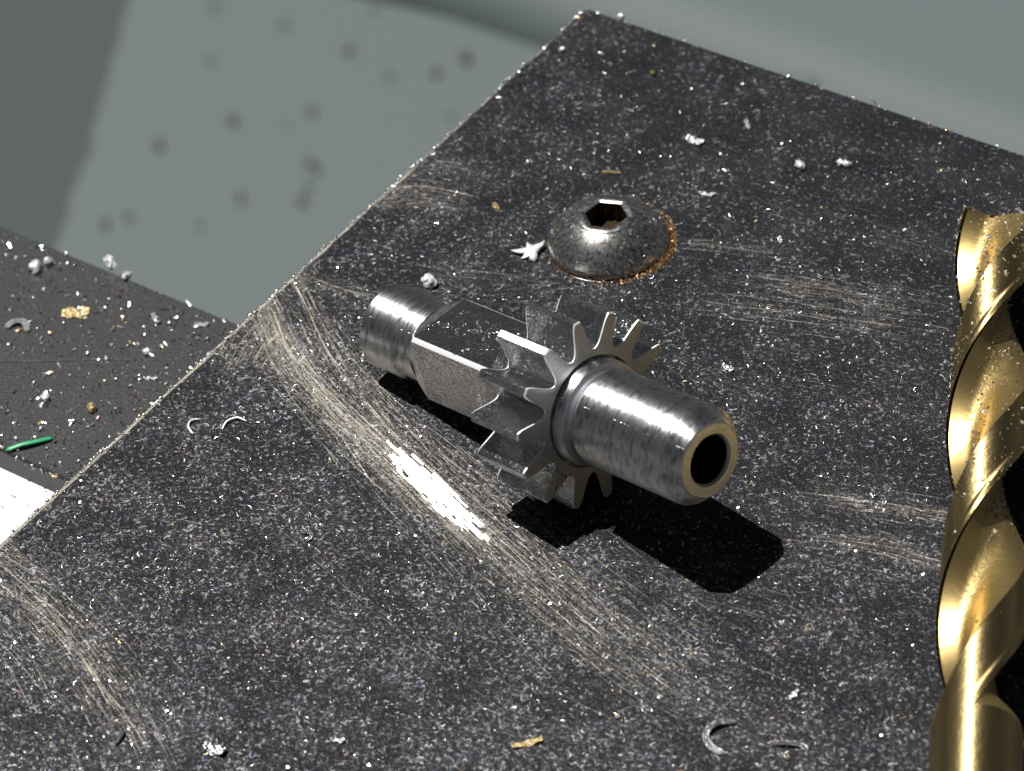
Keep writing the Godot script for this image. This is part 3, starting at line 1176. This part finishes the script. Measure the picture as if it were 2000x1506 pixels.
func named_chips() -> void:
	# on the black plate
	var c := P(775, 391)
	var st := begin()
	for arm in [[Vector3(-42, 5, -16), 6.0], [Vector3(28, 12, -26), 6.0], [Vector3(-8, 10, -30), 6.0], [Vector3(2, 2, 26), 9.0], [Vector3(-24, 3, 12), 5.0]]:
		var e: Vector3 = arm[0]
		tube(st, PackedVector3Array([Vector3(0, 7, 0), e * 0.35 + Vector3(0, 6, 0), e * 0.7 + Vector3(0, 4, 4), e]), PackedFloat32Array([15, 10, arm[1], 0.8]), 0.5, 7)
	var star := obj("torn_chip", done(st), M.white_chip)
	star.position = c * K
	tag(star, "white torn star-shaped metal chip beside the button screw", "metal chip")
	blob(P(958, 265), 17, Vector3(1.0, 0.8, 1.25), M.crystal, "clear_crystal", "glassy crumb standing behind the plain end of the gear shaft", "crumb", 0.4)
	flake(P(294, 476), 40, 26, 0.5, M.chip, "bright_flake", "bright crumpled flake on the far half of the black plate", 0.9)
	flake(P(191, 541), 34, 10, 0.1, M.chip_dull, "grey_splinter", "flat grey rectangular splinter near the far edge of the black plate", 0.1)
	blob(P(263, 716), 11, Vector3(1.3, 0.8, 0.9), M.crystal, "bright_bead", "single glassy bead on the far half of the black plate", "bead", 0.5)
	blob(P(213, 784), 8, Vector3(1.2, 0.9, 1), M.crystal, "twin_bead", "smaller of two touching beads near the far edge of the plate", "bead", 0.3)
	blob(P(212, 797), 9, Vector3(1.2, 0.9, 1), M.crystal, "twin_bead", "larger of two touching beads near the far edge of the plate", "bead", 0.9)
	flake(P(435, 596), 34, 13, 0.5, M.chip, "bent_flake", "small bent pale flake between the button screw and the bead", 1.2)
	fibre(P(470, 384), [Vector3(-22, 2, -6), Vector3(-4, 3, -2), Vector3(18, 2, 6)], 4.0, M.chip_gold, "gold_sliver", "short golden sliver on the plate behind the button screw", "metal chip", 0.6)
	blob(P(685, 237), 17, Vector3(1.0, 0.3, 1.4), M.chip_gold, "tan_smear", "tan dried crumb on the plate between screw and left edge", "crumb", 0.3)
	flake(P(2191, 691), 42, 26, 0.9, M.chip, "folded_chip", "shiny folded chip with a dark hollow near the front of the plate", 1.0)
	flake(P(1895, 1156), 56, 16, 0.35, M.chip_gold, "long_flake", "long pale pointed flake at the front of the black plate", 1.75)
	fibre(P(1715, 1431), [Vector3(40, 3, -32), Vector3(4, 10, -26), Vector3(-16, 8, -4), Vector3(-8, 4, 24), Vector3(10, 2, 40)], 6.0, M.chip, "hooked_curl", "large hooked bright curl of swarf at the front of the plate", "metal curl", 0.5)
	fibre(P(1671, 1552), [Vector3(-34, 2, -14), Vector3(-6, 7, -8), Vector3(22, 6, 0), Vector3(32, 2, 12)], 5.0, M.chip, "flat_curl", "shallow bright curl of swarf beside the hooked curl", "metal curl", 0.5)
	fibre(P(2255, 525), [Vector3(6, 2, -16), Vector3(2, 6, 0), Vector3(-8, 2, 16)], 4.5, M.dark_crumb, "dark_sliver", "short dark sliver on the front of the black plate", "metal chip", 0.6)
	flake(P(2060, 864), 26, 12, 0.6, M.chip, "small_flake", "small curved bright flake at the very front of the plate", 1.3)
	flake(P(1560, 1494), 30, 11, 0.6, M.chip, "small_flake", "narrow bright flake between the drill bit and the scratch arc", 2.3)
	fibre(P(1537, 117), [Vector3(12, 2, -18), Vector3(-7, 5, -14), Vector3(-12, 5, 4), Vector3(-4, 2, 22)], 2.4, M.white_chip, "thread_curl", "thin pale thread curled like a bracket near the left edge", "thread", 0.7)
	fibre(P(1493, 181), [Vector3(-24, 2, 12), Vector3(-14, 5, -6), Vector3(6, 5, -14), Vector3(24, 2, -4)], 2.4, M.white_chip, "thread_arch", "thin pale thread arched beside the bracket-shaped thread", "thread", 0.7)
	fibre(P(1669, 500), [Vector3(-16, 2, -10), Vector3(0, 5, -4), Vector3(4, 4, 8), Vector3(-6, 2, 18)], 3.6, M.chip, "grey_curl", "small grey curl in front of the scratch arc", "metal curl", 0.6)
	flake(P(877, 927), 28, 12, 0.6, M.chip, "small_flake", "bright blue-white flake on the plate beyond the gear", 0.7)
	flake(P(490, 807), 18, 10, 0.5, M.chip, "small_flake", "tiny white flake right of the button screw", 0.2)
	blob(P(-1, 91), 8, Vector3(1, 1, 1), M.crystal, "edge_bead", "tiny bright bead perched on the far edge near the corner", "bead")
	blob(P(162, 46), 7, Vector3(1, 1, 1), M.crystal, "corner_bead", "tiny bead close to the far corner of the plate", "bead")
	blob(P(139, 268), 6, Vector3(1, 1, 1), M.chip_gold, "gold_bead", "tiny orange bead on the far part of the plate", "bead")
	fibre(P(3, 740), [Vector3(6, 0, 2), Vector3(-2, 14, 0), Vector3(-12, 24, -4)], 1.6, M.white_chip, "edge_thread", "fine white hair standing off the far edge of the plate", "thread")
	fibre(P(1483, 1074), [Vector3(-8, 2, -6), Vector3(2, 5, 0), Vector3(10, 2, 8)], 3.0, M.chip, "grey_curl", "short bright curl between the shaft shadow and the scratch arc", "metal curl", 0.6)
	# on the lower plate
	var h := -212.0
	flake(Vector3(-907, h, -625), 58, 40, 0.15, M.chip_gold, "gold_flake", "gold coloured flat flake on the lower dark plate", 1.5)
	fibre(Vector3(-992, h, -214), [Vector3(-46, 4, 10), Vector3(-14, 9, 4), Vector3(16, 8, -2), Vector3(48, 3, -14)], 6.0, M.green, "green_shred", "bright green plastic shred on the lower dark plate", "shred", 0.55)
	blob(Vector3(-753, h, -465), 9, Vector3(1, 1, 1), M.white_chip, "white_bead", "round brilliant white bead on the lower dark plate", "bead")
	blob(Vector3(-998, h, -787), 17, Vector3(1.1, 0.8, 0.9), M.crystal, "big_bead", "larger of two touching glassy lumps on the lower plate", "bead")
	blob(Vector3(-971, h, -804), 13, Vector3(0.9, 0.8, 1.2), M.crystal, "big_bead", "smaller of two touching glassy lumps on the lower plate", "bead")
	fibre(Vector3(-1030, h, -600), [Vector3(-26, 3, 4), Vector3(-6, 8, -10), Vector3(16, 8, -2), Vector3(22, 3, 24)], 7.0, M.chip_dull, "grey_hook", "grey hooked shaving at the left end of the lower plate", "metal curl", 0.6)
	flake(Vector3(-744, h, -384), 30, 12, 0.4, M.chip, "pink_flake", "pinkish bright flake below the white bead on the lower plate", 1.4)
	flake(Vector3(-735, h, -574), 34, 13, 0.6, M.chip_dull, "dull_flake", "dull bent flake above the white bead on the lower plate", 0.4)
	flake(Vector3(-637, h, -541), 30, 14, 0.5, M.chip_dull, "dull_flake", "dull flake near the tip where the lower plate meets the large plate", 1.4)
	blob(Vector3(-962, h, -354), 12, Vector3(1.2, 0.8, 0.9), M.crystal, "pale_lump", "pale lump between the green shred and the white bead", "crumb")
	blob(Vector3(-865, h, -306), 13, Vector3(1, 0.8, 1.1), M.chip_gold, "tan_lump", "tan lump on the lower plate close to the large plate", "crumb")
	blob(Vector3(-838, h, -778), 15, Vector3(1.3, 0.8, 0.8), M.crystal, "edge_lump", "biggest glassy lump on the far edge of the lower plate", "crumb", 0.5)
	blob(Vector3(-800, h, -728), 11, Vector3(1, 0.9, 1), M.crystal, "edge_lump", "rounder glassy lump next to the biggest one on the far edge", "crumb")
	fibre(Vector3(-930, h, -470), [Vector3(-135, 1.6, -22), Vector3(-40, 1.6, -6), Vector3(60, 1.6, 4), Vector3(140, 1.6, 18)], 1.3, M.chip_dull, "long_hair", "long fine grey hair lying across the lower plate", "hair")
